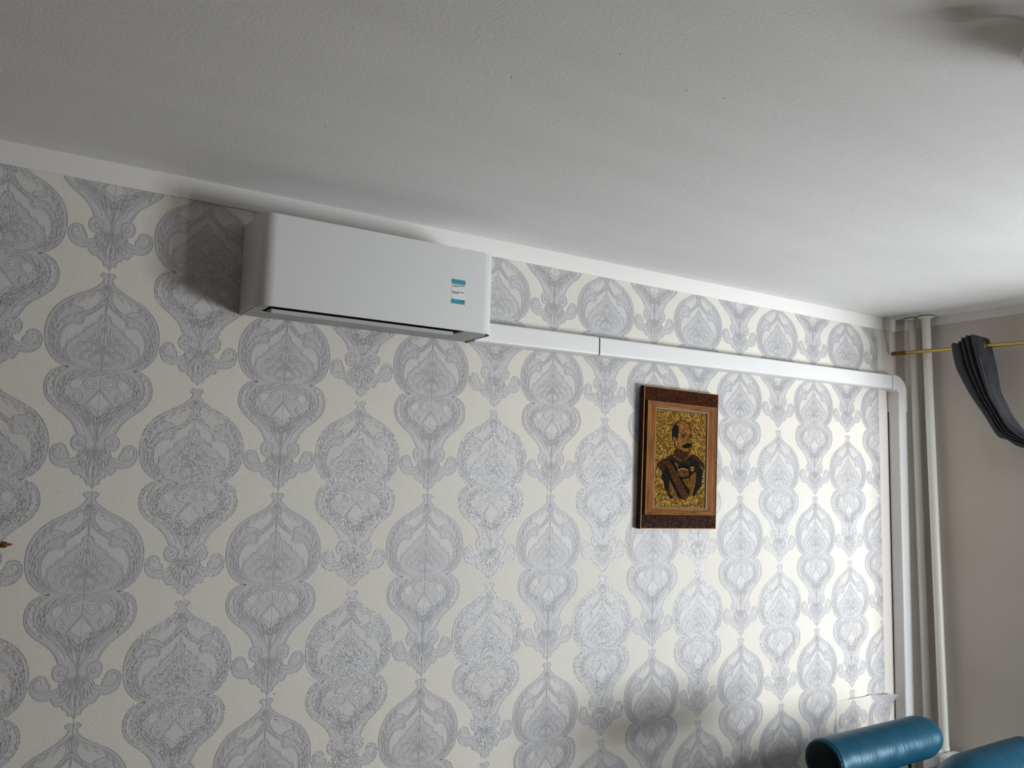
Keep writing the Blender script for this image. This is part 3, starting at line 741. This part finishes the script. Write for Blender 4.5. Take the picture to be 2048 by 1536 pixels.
duct_run('duct_cover', [(1.198, dz(1.198), 0, 1), (1.7665, dz(1.7665), 0, 1)], 0.0755, DD)
duct_run('duct_cover', [(1.7735, dz(1.7735), 0, 1), (3.743, dz(3.743), 0, 1)], 0.0745, DD - 0.001)
duct_run('joint_gap', [(1.7660, dz(1.77), 0, 1), (1.7740, dz(1.77), 0, 1)], 0.0725, DD - 0.0025, M['dark'])
# elbow: flat outer fillet
ex, ez = 3.836, dz(3.745)
st = [(3.7455, ez, 0, 1), (3.775, ez, 0, 1)]
for k in range(9):
    a = PI / 2 * k / 8
    st.append((3.775 + 0.061 * math.sin(a), ez - 0.061 + 0.061 * math.cos(a), math.sin(a), math.cos(a)))
st.append((3.836, ez - 0.155, 1, 0))
duct_run('duct_elbow', st, 0.0785, DD + 0.002)
duct_run('duct_cover', [(3.836, ez - 0.153, 1, 0), (3.832, 0.012, 1, 0)], 0.0735, DD - 0.001)
duct_run('joint_gap', [(3.7428, ez, 0, 1), (3.7458, ez, 0, 1)], 0.0735, DD - 0.002, M['dark'])
# dark strip put in for the shade line left of the vertical trunking
box('shade_strip', 3.7945, 3.7985, -0.004, -0.0012, 0.012, ez - 0.155, M['dark'], duct)

# ------------------------------------------------------------------ portrait of straw mosaic
PCX, PCZ, PRY, PRX, PW, PH = 2.2481, Z0 - 0.4703, 0.0188, 0.011, 0.4400, 0.5948
exv = Vector((math.cos(PRY), 0, -math.sin(PRY))); ez0 = Vector((math.sin(PRY), 0, math.cos(PRY)))
ezv = ez0 * math.cos(PRX) + Vector((0, -1, 0)) * math.sin(PRX)
nv_ = exv.cross(ezv)
if nv_.y > 0: nv_ = -nv_
pic = empty('framed_portrait', (PCX, -0.001 - PH / 2 * math.sin(PRX) - 0.0015, PCZ), 'straw mosaic portrait of a moustached man in uniform, brown wooden frame', 'picture')
RM = Matrix((exv, -nv_, ezv)).transposed()            # local x across, y into the wall, z up
pic.rotation_euler = RM.to_euler()
bpy.context.view_layer.update()
def local(o): o.matrix_parent_inverse = Matrix.Identity(4); return o
def pbox(name, x0, x1, y0, y1, z0, z1, m, parent=None, bevel=0.0):
    return local(box(name, x0 / 1000, x1 / 1000, -y1 / 1000, -y0 / 1000, z0 / 1000, z1 / 1000, m, parent or pic, bevel, 1))
T0 = 26
bm = bmesh.new(); add_box(bm, -.2185, .2185, -T0 / 1000, 0, -.2972, .2972, 0.001, 1)
for f in bm.faces:
    f.material_index = 0 if f.normal.y < -0.5 else 1
local(bmobj('backing_board', bm, [M['board'], M['boardside']], pic))
pbox('crackle_inlay', -214, 214, T0, T0 + 0.6, -293, -241, M['crackle'])
pbox('crackle_inlay', -214, -205, T0, T0 + 0.6, -241, 120, M['crackle']); pbox('crackle_inlay', 201, 214, T0, T0 + 0.6, -241, 240, M['crackle'])
for x0, x1, z0, z1 in ((-218.5, 218.5, 294.5, 297.2), (-218.5, 218.5, -297.2, -294.2), (-218.5, -216, -294, 294.5), (216.5, 218.5, -294, 294.5)):
    pbox('edge_strip', x0, x1, T0, T0 + 1.2, z0, z1, M['woodedge'])
# mitred frame mouldings
FO, FI = (-204, 198, 235, -237), (-154, 148, 207, -210)
def moulding(corners_o, corners_i, m):
    """A mitred batten: steps up to the outer bead, slopes to the inner edge."""
    (o1, o2), (i1, i2) = corners_o, corners_i
    bm = bmesh.new()
    sect = [(0.0, 0), (0.0, 11), (0.07, 12.5), (0.13, 10.5), (0.45, 9), (0.55, 8.0), (0.9, 5.5), (0.93, 7.0), (1.0, 6.5), (1.0, 0)]
    P, Q = [], []
    for s, h in sect:
        for L, a, b in ((P, o1, i1), (Q, o2, i2)):
            L.append(bm.verts.new(((a[0] + (b[0] - a[0]) * s) / 1000, -(T0 + h) / 1000, (a[1] + (b[1] - a[1]) * s) / 1000)))
    for k in range(len(P) - 1):
        f = bm.faces.new((P[k], P[k + 1], Q[k + 1], Q[k])); f.material_index = 1 if k in (1, 6, 7) else 0
    bm.faces.new(P); bm.faces.new(Q)
    local(bmobj('frame_batten', bm, [m, M['woodedge']], pic))
oc = [(FO[0], FO[2]), (FO[1], FO[2]), (FO[1], FO[3]), (FO[0], FO[3])]; ic = [(FI[0], FI[2]), (FI[1], FI[2]), (FI[1], FI[3]), (FI[0], FI[3])]
for k in range(4):
    j = (k + 1) % 4
    moulding((oc[k], oc[j]), (ic[k], ic[j]), M['woodh'] if k % 2 == 0 else M['woodv'])
mos = pbox('mosaic_panel', -154, 148, T0 - 0.5, T0 + 2.0, -210, 207, M['matborder'])
pbox('straw_ground', -148, 141, T0 + 1, T0 + 2.6, -204, 200, M['gold'], mos)
PIC = {
'head':[(-56.4,116.9),(-46.1,142.8),(-21.6,159.8),(3.5,166.3),(25.9,161.9),(42.4,146.7),(50.8,124.0),(53.6,96.2),(55.2,68.3),(52.1,44.9),(46.1,33.0),(20.7,31.2),(-4.8,37.2),(-27.1,45.2),(-40.0,58.2),(-43.8,76.4),(-53.2,80.4),(-57.0,98.5)],
'hair':[(-46.0,140.5),(-27.3,142.8),(-20.7,133.1),(-21.1,110.0),(-22.5,93.8),(-26.4,80.6),(-36.7,88.3),(-50.5,90.6),(-57.0,98.5),(-56.4,116.9)],
'ear':[(-53.6,91.8),(-46.2,93.6),(-39.1,85.8),(-40.6,75.6),(-46.8,75.3),(-52.1,82.7)],
'mustache':[(1.0,50.4),(10.2,61.1),(25.8,66.6),(38.5,69.7),(50.0,69.0),(62.3,66.4),(58.1,59.2),(48.7,51.7),(32.8,47.6),(16.9,47.6)],
'brow1':[(-6.8,96.1),(2.3,105.5),(18.1,108.8),(32.2,106.0),(24.6,103.7),(11.9,103.8),(2.5,99.9)],
'eye1':[(-0.5,96.5),(12.0,101.9),(23.5,98.9),(18.6,94.0),(5.9,92.3)],
'brow2':[(38.6,106.4),(53.2,111.1),(54.0,106.4),(43.8,103.9)],
'eye2':[(40.1,100.0),(54.0,104.6),(53.0,96.1),(44.0,95.6)],
'nose':[(30.2,90.1),(34.0,89.4),(41.0,71.2),(33.4,69.9),(26.9,72.3),(31.9,75.3)],
'collar':[(-37.5,40.1),(-27.0,44.3),(-4.8,36.3),(20.7,30.3),(42.9,31.4),(46.4,23.7),(37.2,11.7),(15.5,-3.2),(-3.3,-6.4),(-28.8,6.2),(-47.8,14.4)],
'capeL':[(-140.9,-32.1),(-117.4,-14.0),(-78.3,1.5),(-60.2,15.1),(-41.6,14.7),(-47.3,0.7),(-77.8,-12.1),(-95.3,-35.5),(-109.6,-60.9),(-116.1,-49.9)],
'bodyL':[(-77.8,-12.1),(-47.6,7.5),(-3.3,-8.6),(15.6,-5.5),(46.8,12.2),(85.6,4.8),(112.5,-26.6),(129.4,-44.6),(127.1,-77.3),(121.7,-114.7),(99.6,-133.9),(84.3,-157.4),(72.7,-155.3),(63.9,-121.1),(52.3,-158.1),(2.2,-168.4),(-47.5,-169.5),(-63.1,-165.3),(-73.0,-145.3),(-91.9,-130.1),(-98.9,-103.3),(-111.7,-85.7),(-109.6,-60.9),(-95.3,-35.5)],
'capeR':[(46.5,19.1),(78.6,20.7),(98.4,10.1),(135.0,-16.3),(137.7,-39.6),(115.8,-26.5),(85.7,0.1),(59.7,8.2)],
'tunicL':[(-40.6,-14.9),(-15.3,-22.9),(-20.8,-46.0)],
'sash':[(-94.3,-31.0),(-71.7,-9.6),(-46.1,-33.4),(-10.2,-82.2),(25.6,-117.6),(52.2,-153.5),(27.6,-177.0),(2.2,-168.4),(-36.8,-124.0),(-69.2,-79.7)],
'sashedge1':[(-94.3,-31.0),(-86.3,-29.7),(-56.9,-79.3),(-24.4,-123.6),(8.4,-168.3),(0.9,-169.3),(-36.8,-124.0),(-69.2,-79.7)],
'sashedge2':[(-65.6,-7.0),(-53.3,-6.4),(-1.1,-72.7),(52.0,-146.7),(47.0,-151.4),(-6.9,-86.6)],
'medal':[(-20.7,-48.3),(-11.5,-44.7),(9.2,-41.1),(41.1,-47.2),(43.1,-71.1),(11.6,-76.8),(-19.9,-71.1)],
'medaltop':[(-11.9,-32.0),(3.4,-19.8),(38.5,-27.5),(39.0,-43.6),(9.1,-39.3),(-11.5,-43.4)],
'star':[(57.7,-29.0),(73.8,-30.6),(77.5,-44.3),(62.9,-51.9),(51.8,-43.1)],
'tunicR':[(52.8,-75.3),(68.3,-58.6),(84.2,-53.4),(91.3,-74.0),(82.8,-111.3),(68.1,-153.2),(52.0,-149.0),(50.7,-107.6)],
'tunicM':[(-0.5,-88.7),(49.8,-80.1),(51.3,-126.0),(25.3,-108.4)],
}
def inlay(name, pts, m, h, smooth=True):
    c = [tuple(p) for p in (catmull(pts, 3, True) if smooth else pts)]
    c = [(max(-147, min(140, x)), max(-203, min(199, z))) for x, z in c]
    tri = tessellate_polygon([[Vector((p[0], p[1], 0)) for p in c]])
    n = len(c)
    vs = [(x / 1000, -(T0 + h) / 1000, z / 1000) for x, z in c] + [(x / 1000, -(T0 + 2) / 1000, z / 1000) for x, z in c]
    fs = [tuple(a) for a in tri] + [(k, (k + 1) % n, n + (k + 1) % n, n + k) for k in range(n)]
    bm = bmesh.new(); bv = [bm.verts.new(v) for v in vs]
    for f in fs:
        try: bm.faces.new([bv[i] for i in f])
        except ValueError: pass
    return local(bmobj(name, bm, m, mos))
def cord(name, pts, w, m, h, closed=False):
    P = catmull(pts, 4, closed)
    if closed: P = P + [P[0]]
    P = np.array(P); T = np.gradient(P, axis=0); T /= np.maximum(np.linalg.norm(T, axis=1, keepdims=True), 1e-9)
    N = np.stack([-T[:, 1], T[:, 0]], 1) * w / 2
    vs = []
    for a, b in zip(P + N, P - N):
        vs += [(a[0] / 1000, -(T0 + h) / 1000, a[1] / 1000), (b[0] / 1000, -(T0 + h) / 1000, b[1] / 1000), (a[0] / 1000, -(T0 + 2) / 1000, a[1] / 1000), (b[0] / 1000, -(T0 + 2) / 1000, b[1] / 1000)]
    fs = []
    for i in range(len(P) - 1):
        k = 4 * i; fs += [(k, k + 1, k + 5, k + 4), (k, k + 4, k + 6, k + 2), (k + 1, k + 3, k + 7, k + 5)]
    bm = bmesh.new(); bv = [bm.verts.new(v) for v in vs]
    for f in fs: bm.faces.new([bv[i] for i in f])
    return local(bmobj(name, bm, m, mos))
inlay('coat_inlay', PIC['bodyL'], M['uniform'], 3.0, False)
inlay('cape_inlay', PIC['capeL'], M['cape'], 3.2); inlay('cape_inlay', PIC['capeR'], M['cape'], 3.2)
inlay('tunic_inlay', PIC['tunicL'], M['tunic'], 3.3, False); inlay('tunic_inlay', PIC['tunicR'], M['tunic'], 3.3, False); inlay('tunic_inlay', PIC['tunicM'], M['tunic'], 3.3, False)
inlay('tunic_inlay', [(-70, -95), (-58, -100), (-30, -140), (-12, -168), (-40, -170), (-62, -150)], M['tunic'], 3.3, False)
inlay('sash_inlay', PIC['sash'], M['sash'], 3.5, False)
inlay('sash_border', PIC['sashedge1'], M['inkblack'], 3.7, False); inlay('sash_border', PIC['sashedge2'], M['inkblack'], 3.7, False)
inlay('medal_bar', PIC['medaltop'], M['inkblack'], 3.6, False)
inlay('medal_row', PIC['medal'], M['tunic'], 3.8, False)
for k in range(5):
    x = -14 + k * 12; cord('medal_ribbon_line', [(x, -46), (x + 0.5, -60), (x, -72)], 2.4, M['inkblack'], 3.95)
cord('medal_edge', [(-20, -48), (9, -40.5), (41, -47)], 2.2, M['woodedge'], 4.0)
inlay('star_medal', PIC['star'], M['gold'], 3.7, False)
inlay('head_inlay', PIC['head'], M['skin'], 3.2)
inlay('collar_inlay', PIC['collar'], M['cape'], 3.5)
inlay('hair_inlay', PIC['hair'], M['uniform'], 3.6)
inlay('ear_inlay', PIC['ear'], M['skin'], 3.8)
inlay('moustache_inlay', PIC['mustache'], M['inkblack'], 3.8)
inlay('eyebrow_inlay', PIC['brow1'], M['cape'], 3.6); inlay('eyebrow_inlay', PIC['brow2'], M['cape'], 3.6)
inlay('eye_inlay', PIC['eye1'], M['cape'], 3.6); inlay('eye_inlay', PIC['eye2'], M['cape'], 3.6)
cord('nose_line', PIC['nose'], 1.6, M['cape'], 3.5)
cord('head_outline', PIC['head'], 3.4, M['inkblack'], 3.45, True)
cord('ear_outline', PIC['ear'], 1.4, M['cape'], 3.95, True)
cord('cape_outline', PIC['capeL'][:4], 2.6, M['inkblack'], 3.6); cord('cape_outline', PIC['capeR'][1:4], 2.6, M['inkblack'], 3.6)
cord('collar_cord', [(-46, 8), (-20, -8), (4, -14), (20, -10), (40, 12)], 2.0, M['tunic'], 3.9)
cord('collar_cord', [(-42, 16), (-18, 0), (4, -6), (18, -2), (42, 20)], 1.6, M['tunic'], 3.9)
cord('chin_line', [(44, 48), (47, 38), (44, 30)], 2.0, M['inkblack'], 3.9)
for x, z in ((28, -8), (36, -16), (24, -16), (44, -12)):
    inlay('button', [(x - 2, z), (x, z + 2), (x + 2, z), (x, z - 2)], M['gold'], 3.9)

# ------------------------------------------------------------------ heating pipes
def pipe(x, y, x1, y1, z1, r, label, fr):
    e = empty('heating_pipe', (x1, y1, z1), label, 'pipe', None)
    tube('pipe_run', [(x, y, H - 0.001), (x + (x1 - x) * .5, y + (y1 - y) * .5, (H + z1) / 2), (x1, y1, z1)], r, M['pipe'], e, 20)
    lathe('ceiling_collar', [(0.0045, fr), (0.007, fr), (0.010, fr * 0.86), (0.015, r * 1.25), (0.017, r)], (x, y, H), (0, 0, -1), M['pipe'], e)
    lathe('collar_shadow_gap', [(0.0, fr * 0.96), (0.0046, fr * 0.96)], (x, y, H), (0, 0, -1), M['dark'], e)  # dark disc stands in for the shade between collar and ceiling
    return e
pipe(3.900, -0.088, 3.900, -0.118, 0.0, 0.0185, 'cream heating pipe standing nearest the corner, behind the rod end', 0.040)
pipe(3.895, -0.168, 3.888, -0.205, 0.462, 0.0215, 'cream heating pipe farther from the corner, dropping behind the teal sofa', 0.043)

# radiator below the second pipe
rad = empty('radiator', (3.86, -0.6, 0.0), 'white ribbed radiator half hidden behind the teal sofa headrests', 'radiator')
for k in range(9):
    y = -0.18 - 0.085 * k
    bm = bmesh.new(); add_box(bm, 3.79, 3.925, y - 0.0365, y + 0.0365, 0.10, 0.447, 0.018, 3)
    bmobj('radiator_section', bm, M['plastic'], rad, angle=40)
bm = bmesh.new()
add_tube(bm, [(3.858, -0.155, 0.40), (3.858, -0.90, 0.40)], 0.018); add_tube(bm, [(3.858, -0.155, 0.14), (3.858, -0.90, 0.14)], 0.018)
for y in (-0.265, -0.775): add_box(bm, 3.84, 3.876, y - .012, y + .012, 0.0, 0.11)
bmobj('header_pipe', bm, M['plastic'], rad, angle=40)
tube('riser_joint', [(3.888, -0.205, 0.462), (3.888, -0.205, 0.44)], 0.024, M['plastic'], rad)

# ------------------------------------------------------------------ curtain rod and curtain
RX = 3.82
def rodz(y): return Z0 + 0.1405 + (y + 0.018) * 0.027
rod = empty('curtain_rod', (RX, -1.7, rodz(-1.7)), 'thin brass curtain rod with ridged bronze end, across the beige wall', 'curtain rod')
tube('rod', [(RX, -0.095, rodz(-0.095)), (RX, -3.45, rodz(-3.45))], 0.0095, M['brass'], rod, 16)
dirv = Vector((0, -1, -0.027)).normalized()
pf_ = [(0.0, 0.004), (0.001, 0.0098), (0.006, 0.0112)]
for k in range(6):
    b = 0.010 + k * 0.0112
    pf_ += [(b, 0.0112), (b + 0.006, 0.0112), (b + 0.0072, 0.0092), (b + 0.0098, 0.0092)]
pf_ += [(0.079, 0.0112), (0.083, 0.0104)]
lathe('ridged_end', pf_, (RX, -0.016, rodz(-0.016)), dirv, M['bronze'], rod, 20)
for y in (-0.90, -3.30):
    tube('bracket', [(RX, y, rodz(y) - 0.011), (RX + 0.05, y, rodz(y) - 0.02), (XR, y, rodz(y) - 0.02)], 0.007, M['brass'], rod, 10)

CL = [(-0.351, 0.151), (-0.359, 0.094), (-0.375, 0.021), (-0.417, -0.071), (-0.467, -0.161), (-0.508, -0.224), (-0.536, -0.281), (-0.563, -0.317), (-0.603, -0.337), (-0.651, -0.364), (-0.727, -0.388), (-0.8, -0.395), (-0.93, -0.385)]
CR = [(-0.519, 0.160), (-0.534, 0.105), (-0.546, 0.042), (-0.557, -0.032), (-0.568, -0.106), (-0.596, -0.172), (-0.629, -0.241), (-0.665, -0.289), (-0.701, -0.32), (-0.75, -0.342), (-0.802, -0.354), (-0.842, -0.362), (-0.93, -0.355)]
CL = catmull(CL, 4); CR = catmull(CR, 4)
cur = empty('curtain', (RX, -0.43, rodz(-0.43)), 'charcoal grey curtain bunched on the rod and swept aside in deep folds', 'curtain')
# fold line: (fraction across, how far it stands towards the room)
FOLD = [(0.0, 0.016), (0.06, 0.030), (0.20, 0.034), (0.27, 0.024), (0.30, -0.016), (0.33, 0.020), (0.38, 0.040), (0.42, 0.036), (0.45, -0.012), (0.48, 0.026), (0.53, 0.044), (0.57, 0.038), (0.60, -0.010), (0.64, 0.030), (0.72, 0.048), (0.80, 0.046), (0.88, 0.034), (0.94, 0.006), (1.0, -0.022)]
fold = catmull(FOLD, 4)
LIP = [0.004, 0.0]
vs, fs = [], []
nf = len(fold); rowsC = []
def csurf(i, t, o):
    a, b = CL[i], CR[i]; v = i / (len(CL) - 1)
    amp = 1.0 - 0.25 * v
    y = a[0] + (b[0] - a[0]) * t; z = a[1] + (b[1] - a[1]) * t
    return (RX - o * amp, y, Z0 + z + (0.004 * math.sin(40 * v + 12 * t) * v))
# heading that rises above the rod and folds over
top = []
for k, (t, o) in enumerate(fold):
    x, y, z = csurf(0, t, o)
    rise = 0.004 + 0.026 * max(0, math.sin(PI * min(1, max(0, (t - 0.22) / 0.78)))) if t > 0.25 else -0.010 + 0.016 * math.sin(PI * t / 0.25)
    top.append((x, y, z + rise))
rowsC.append(top)
for i in range(len(CL)): rowsC.append([csurf(i, t, o) for t, o in fold])
for r in rowsC: vs.extend(r)
for i in range(len(rowsC) - 1):
    for k in range(nf - 1):
        a = i * nf + k; fs.append((a, a + 1, a + nf + 1, a + nf))
cl = pyobj('curtain_cloth', vs, fs, M['cloth'], cur, True)
sm = cl.modifiers.new('thickness', 'SOLIDIFY'); sm.thickness = 0.0025; sm.offset = 0
ss = cl.modifiers.new('smooth', 'SUBSURF'); ss.levels = 1; ss.render_levels = 1
# dashed stitching along the broad fold, and on the flat edge
bm = bmesh.new()
for i in range(6, len(CL) - 14):
    for h in (0.15, 0.65):
        p = Vector(csurf(i, 0.80, 0.046)).lerp(Vector(csurf(i + 1, 0.80, 0.046)), h); q = Vector(csurf(i, 0.80, 0.046)).lerp(Vector(csurf(i + 1, 0.80, 0.046)), h + 0.28)
        off = Vector((-0.0022, 0, 0)); add_tube(bm, [p + off, q + off], 0.0010, 5)
bmobj('stitching', bm, M['stitch'], cur)
for y in (-0.372, -0.512):                            # brass eyelets on the rod
    bm = bmesh.new()
    c = Vector((RX, y, rodz(y)))
    add_tube(bm, [c + Vector((0.018 * math.cos(a), 0.004 * math.cos(a), 0.018 * math.sin(a))) for a in [2 * PI * k / 20 for k in range(20)]], 0.0035, 8, closed=True)
    bmobj('eyelet', bm, M['brass'], cur, smooth=True)
tb = tube('tieback', [(RX - 0.05, -0.895, Z0 - 0.36), (RX - 0.02, -0.90, Z0 - 0.405), (RX + 0.03, -0.91, Z0 - 0.385), (XR - 0.002, -0.93, Z0 - 0.33)], 0.008, M['cloth'], cur, 10)

# ------------------------------------------------------------------ sofa
sofa = empty('sofa', (3.0, -1.15, 0.0), 'teal leather sofa with raised headrest, standing in the corner by the pipes', 'sofa')
def rbox(name, x0, x1, y0, y1, z0, z1, r, m, seg=5):
    bm = bmesh.new(); add_box(bm, x0, x1, y0, y1, z0, z1, r, seg); return bmobj(name, bm, m, sofa, smooth=True)
rbox('backrest', 2.18, 3.58, -0.84, -0.60, 0.20, 0.64, 0.07, M['teal'])
rbox('seat_cushion', 2.18, 2.87, -1.62, -0.82, 0.22, 0.42, 0.05, M['teal'])
rbox('seat_cushion', 2.875, 3.58, -1.62, -0.82, 0.22, 0.42, 0.05, M['teal'])
rbox('armrest', 2.02, 2.18, -1.62, -0.62, 0.06, 0.52, 0.05, M['teal']); rbox('armrest', 3.585, 3.735, -1.62, -0.62, 0.06, 0.665, 0.05, M['teal'])
rbox('base', 2.12, 3.64, -1.58, -0.64, 0.05, 0.225, 0.02, M['tealdark'])
for x in (2.2, 3.6):
    for y in (-1.5, -0.7): tube('leg', [(x, y, 0.0), (x, y, 0.06)], 0.022, M['bulbmetal'], sofa, 12)

def bolster(name, x0, x1, cy, cz, ry, rz, r0, r1, flat0, seed, tilt=0.0):
    """Leather roll along X; flat0 gives a sewn flat end cap at x0, otherwise both ends are domed."""
    rn = random.Random(seed); n = 64; m = 70
    bm = bmesh.new(); rings = []
    ph = [rn.uniform(0, 6.28) for _ in range(12)]
    xs = [x0 + (x1 - x0) * (0.5 - 0.5 * math.cos(PI * i / m)) for i in range(m + 1)]
    for x in xs:
        d0, d1 = x - x0, x1 - x
        s = 1.0
        if d0 < r0: s = min(s, math.sqrt(max(0, 1 - ((r0 - d0) / r0) ** 2)) * (1 - flat0) + flat0)
        if d1 < r1: s = min(s, math.sqrt(max(0, 1 - ((r1 - d1) / r1) ** 2)))
        ring = []
        for k in range(n):
            a = 2 * PI * k / n
            w = 0.0
            for q in range(5):
                w += math.sin((38 + 17 * q) * (x - x0) + ph[q] + 1.6 * math.sin(a * 2 + ph[q + 5])) * (0.6 ** q)
            front = max(0, -math.cos(a)) ** 1.2
            wr = 0.0011 * w * (0.15 + 0.85 * front)
            ring.append(bm.verts.new((x, cy + (ry * max(s, 0.02) + wr) * math.cos(a), cz + tilt * (x - x0) + (rz * max(s, 0.02) + wr) * math.sin(a))))
        rings.append(ring)
    for A, B in zip(rings, rings[1:]):
        for k in range(n): bm.faces.new((A[k], A[(k + 1) % n], B[(k + 1) % n], B[k]))
    bm.faces.new(rings[0]); bm.faces.new(rings[-1])
    return bmobj(name, bm, M['teal'], sofa, angle=60)
HZ = Z0 - 1.5235
h1 = bolster('headrest', 2.278, 2.955, -0.70, HZ, 0.080, 0.078, 0.016, 0.10, 0.80, 4)
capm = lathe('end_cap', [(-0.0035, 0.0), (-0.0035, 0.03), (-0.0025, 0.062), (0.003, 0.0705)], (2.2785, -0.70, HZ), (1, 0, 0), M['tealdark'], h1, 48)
bm = bmesh.new()
add_tube(bm, [(2.2815, -0.70 + 0.0735 * math.cos(2 * PI * k / 56), HZ + 0.0715 * math.sin(2 * PI * k / 56)) for k in range(56)], 0.0022, 6, closed=True)
bmobj('end_piping', bm, M['piping'], h1, smooth=True)
tag(h1, 'raised headrest roll with a dark flat end')
h2 = bolster('headrest', 2.925, 3.572, -0.755, Z0 - 1.708, 0.105, 0.098, 0.20, 0.06, 0.0, 9)
tag(h2, 'lowered headrest roll with creased leather')
for x in (2.45, 2.80): tube('headrest_post', [(x, -0.70, 0.66), (x, -0.70, HZ - 0.06)], 0.008, M['bulbmetal'], sofa, 10)

# ------------------------------------------------------------------ ceiling lamp: dark canopy with small frosted globes
lampc = (1.60, -1.985)
lamp = empty('ceiling_lamp', (lampc[0], lampc[1], H - 0.001), 'ceiling lamp with dark canopy and small frosted glass globe at the right edge', 'ceiling lamp')
lathe('canopy', [(0.0, 0.13), (0.03, 0.13), (0.08, 0.115), (0.13, 0.09), (0.20, 0.06), (0.21, 0.02)], (lampc[0], lampc[1], H - 0.001), (0, 0, -1), M['bulbmetal'], lamp, 40)
a0 = math.atan2(-1.905 - lampc[1], 1.333 - lampc[0]); R0 = math.hypot(-1.905 - lampc[1], 1.333 - lampc[0])
for k in range(2):
    a = a0 + PI * k
    cx, cy = lampc[0] + R0 * math.cos(a), lampc[1] + R0 * math.sin(a)
    tube('arm', [(lampc[0], lampc[1], H - 0.09), ((lampc[0] + cx) / 2, (lampc[1] + cy) / 2, H - 0.045), (cx + 0.012 * math.cos(a + PI), cy + 0.012 * math.sin(a + PI), H - 0.046)], 0.006, M['bulbmetal'], lamp, 10)
    sd = lathe('glass_globe', [(0.030 - 0.030 * math.cos(PI * q / 14), 0.030 * math.sin(PI * q / 14)) for q in range(15)], (cx, cy, H - 0.048), (0, 0, -1), M['glass'], lamp, 32)
    bm = bmesh.new(); add_tube(bm, [(cx + 0.0306 * math.cos(2 * PI * q / 32) * math.cos(a), cy + 0.0306 * math.cos(2 * PI * q / 32) * math.sin(a), H - 0.078 + 0.0306 * math.sin(2 * PI * q / 32)) for q in range(32)], 0.0016, 6, closed=True)
    bmobj('globe_ring', bm, M['bulbmetal'], sd, smooth=True)

# ------------------------------------------------------------------ turned wooden peg at the left edge
peg = empty('wooden_peg', (-0.24, -0.02, Z0 - 0.769), 'brown turned wooden tip with a brass band, sticking in at the left edge', 'wooden ornament')
px = -0.182
lathe('peg_tip', [(0.0, 0.0015), (0.001, 0.0024), (0.012, 0.0042), (0.0135, 0.0072), (0.015, 0.0082), (0.026, 0.0084), (0.027, 0.0074)], (px, -0.02, Z0 - 0.769), (-1, 0, 0), M['peg'], peg, 20)
lathe('brass_band', [(0.0265, 0.007), (0.027, 0.0078), (0.036, 0.0078), (0.0365, 0.007)], (px, -0.02, Z0 - 0.769), (-1, 0, 0), M['brass'], peg, 20)
lathe('peg_shaft', [(0.036, 0.0074), (0.045, 0.0085), (0.06, 0.0065), (0.15, 0.009), (0.16, 0.012), (0.17, 0.006)], (px, -0.02, Z0 - 0.769), (-1, 0, 0), M['peg'], peg, 20)
tube('wall_pin', [(px - 0.10, -0.02, Z0 - 0.769), (px - 0.10, -0.0005, Z0 - 0.769)], 0.004, M['brass'], peg, 10)
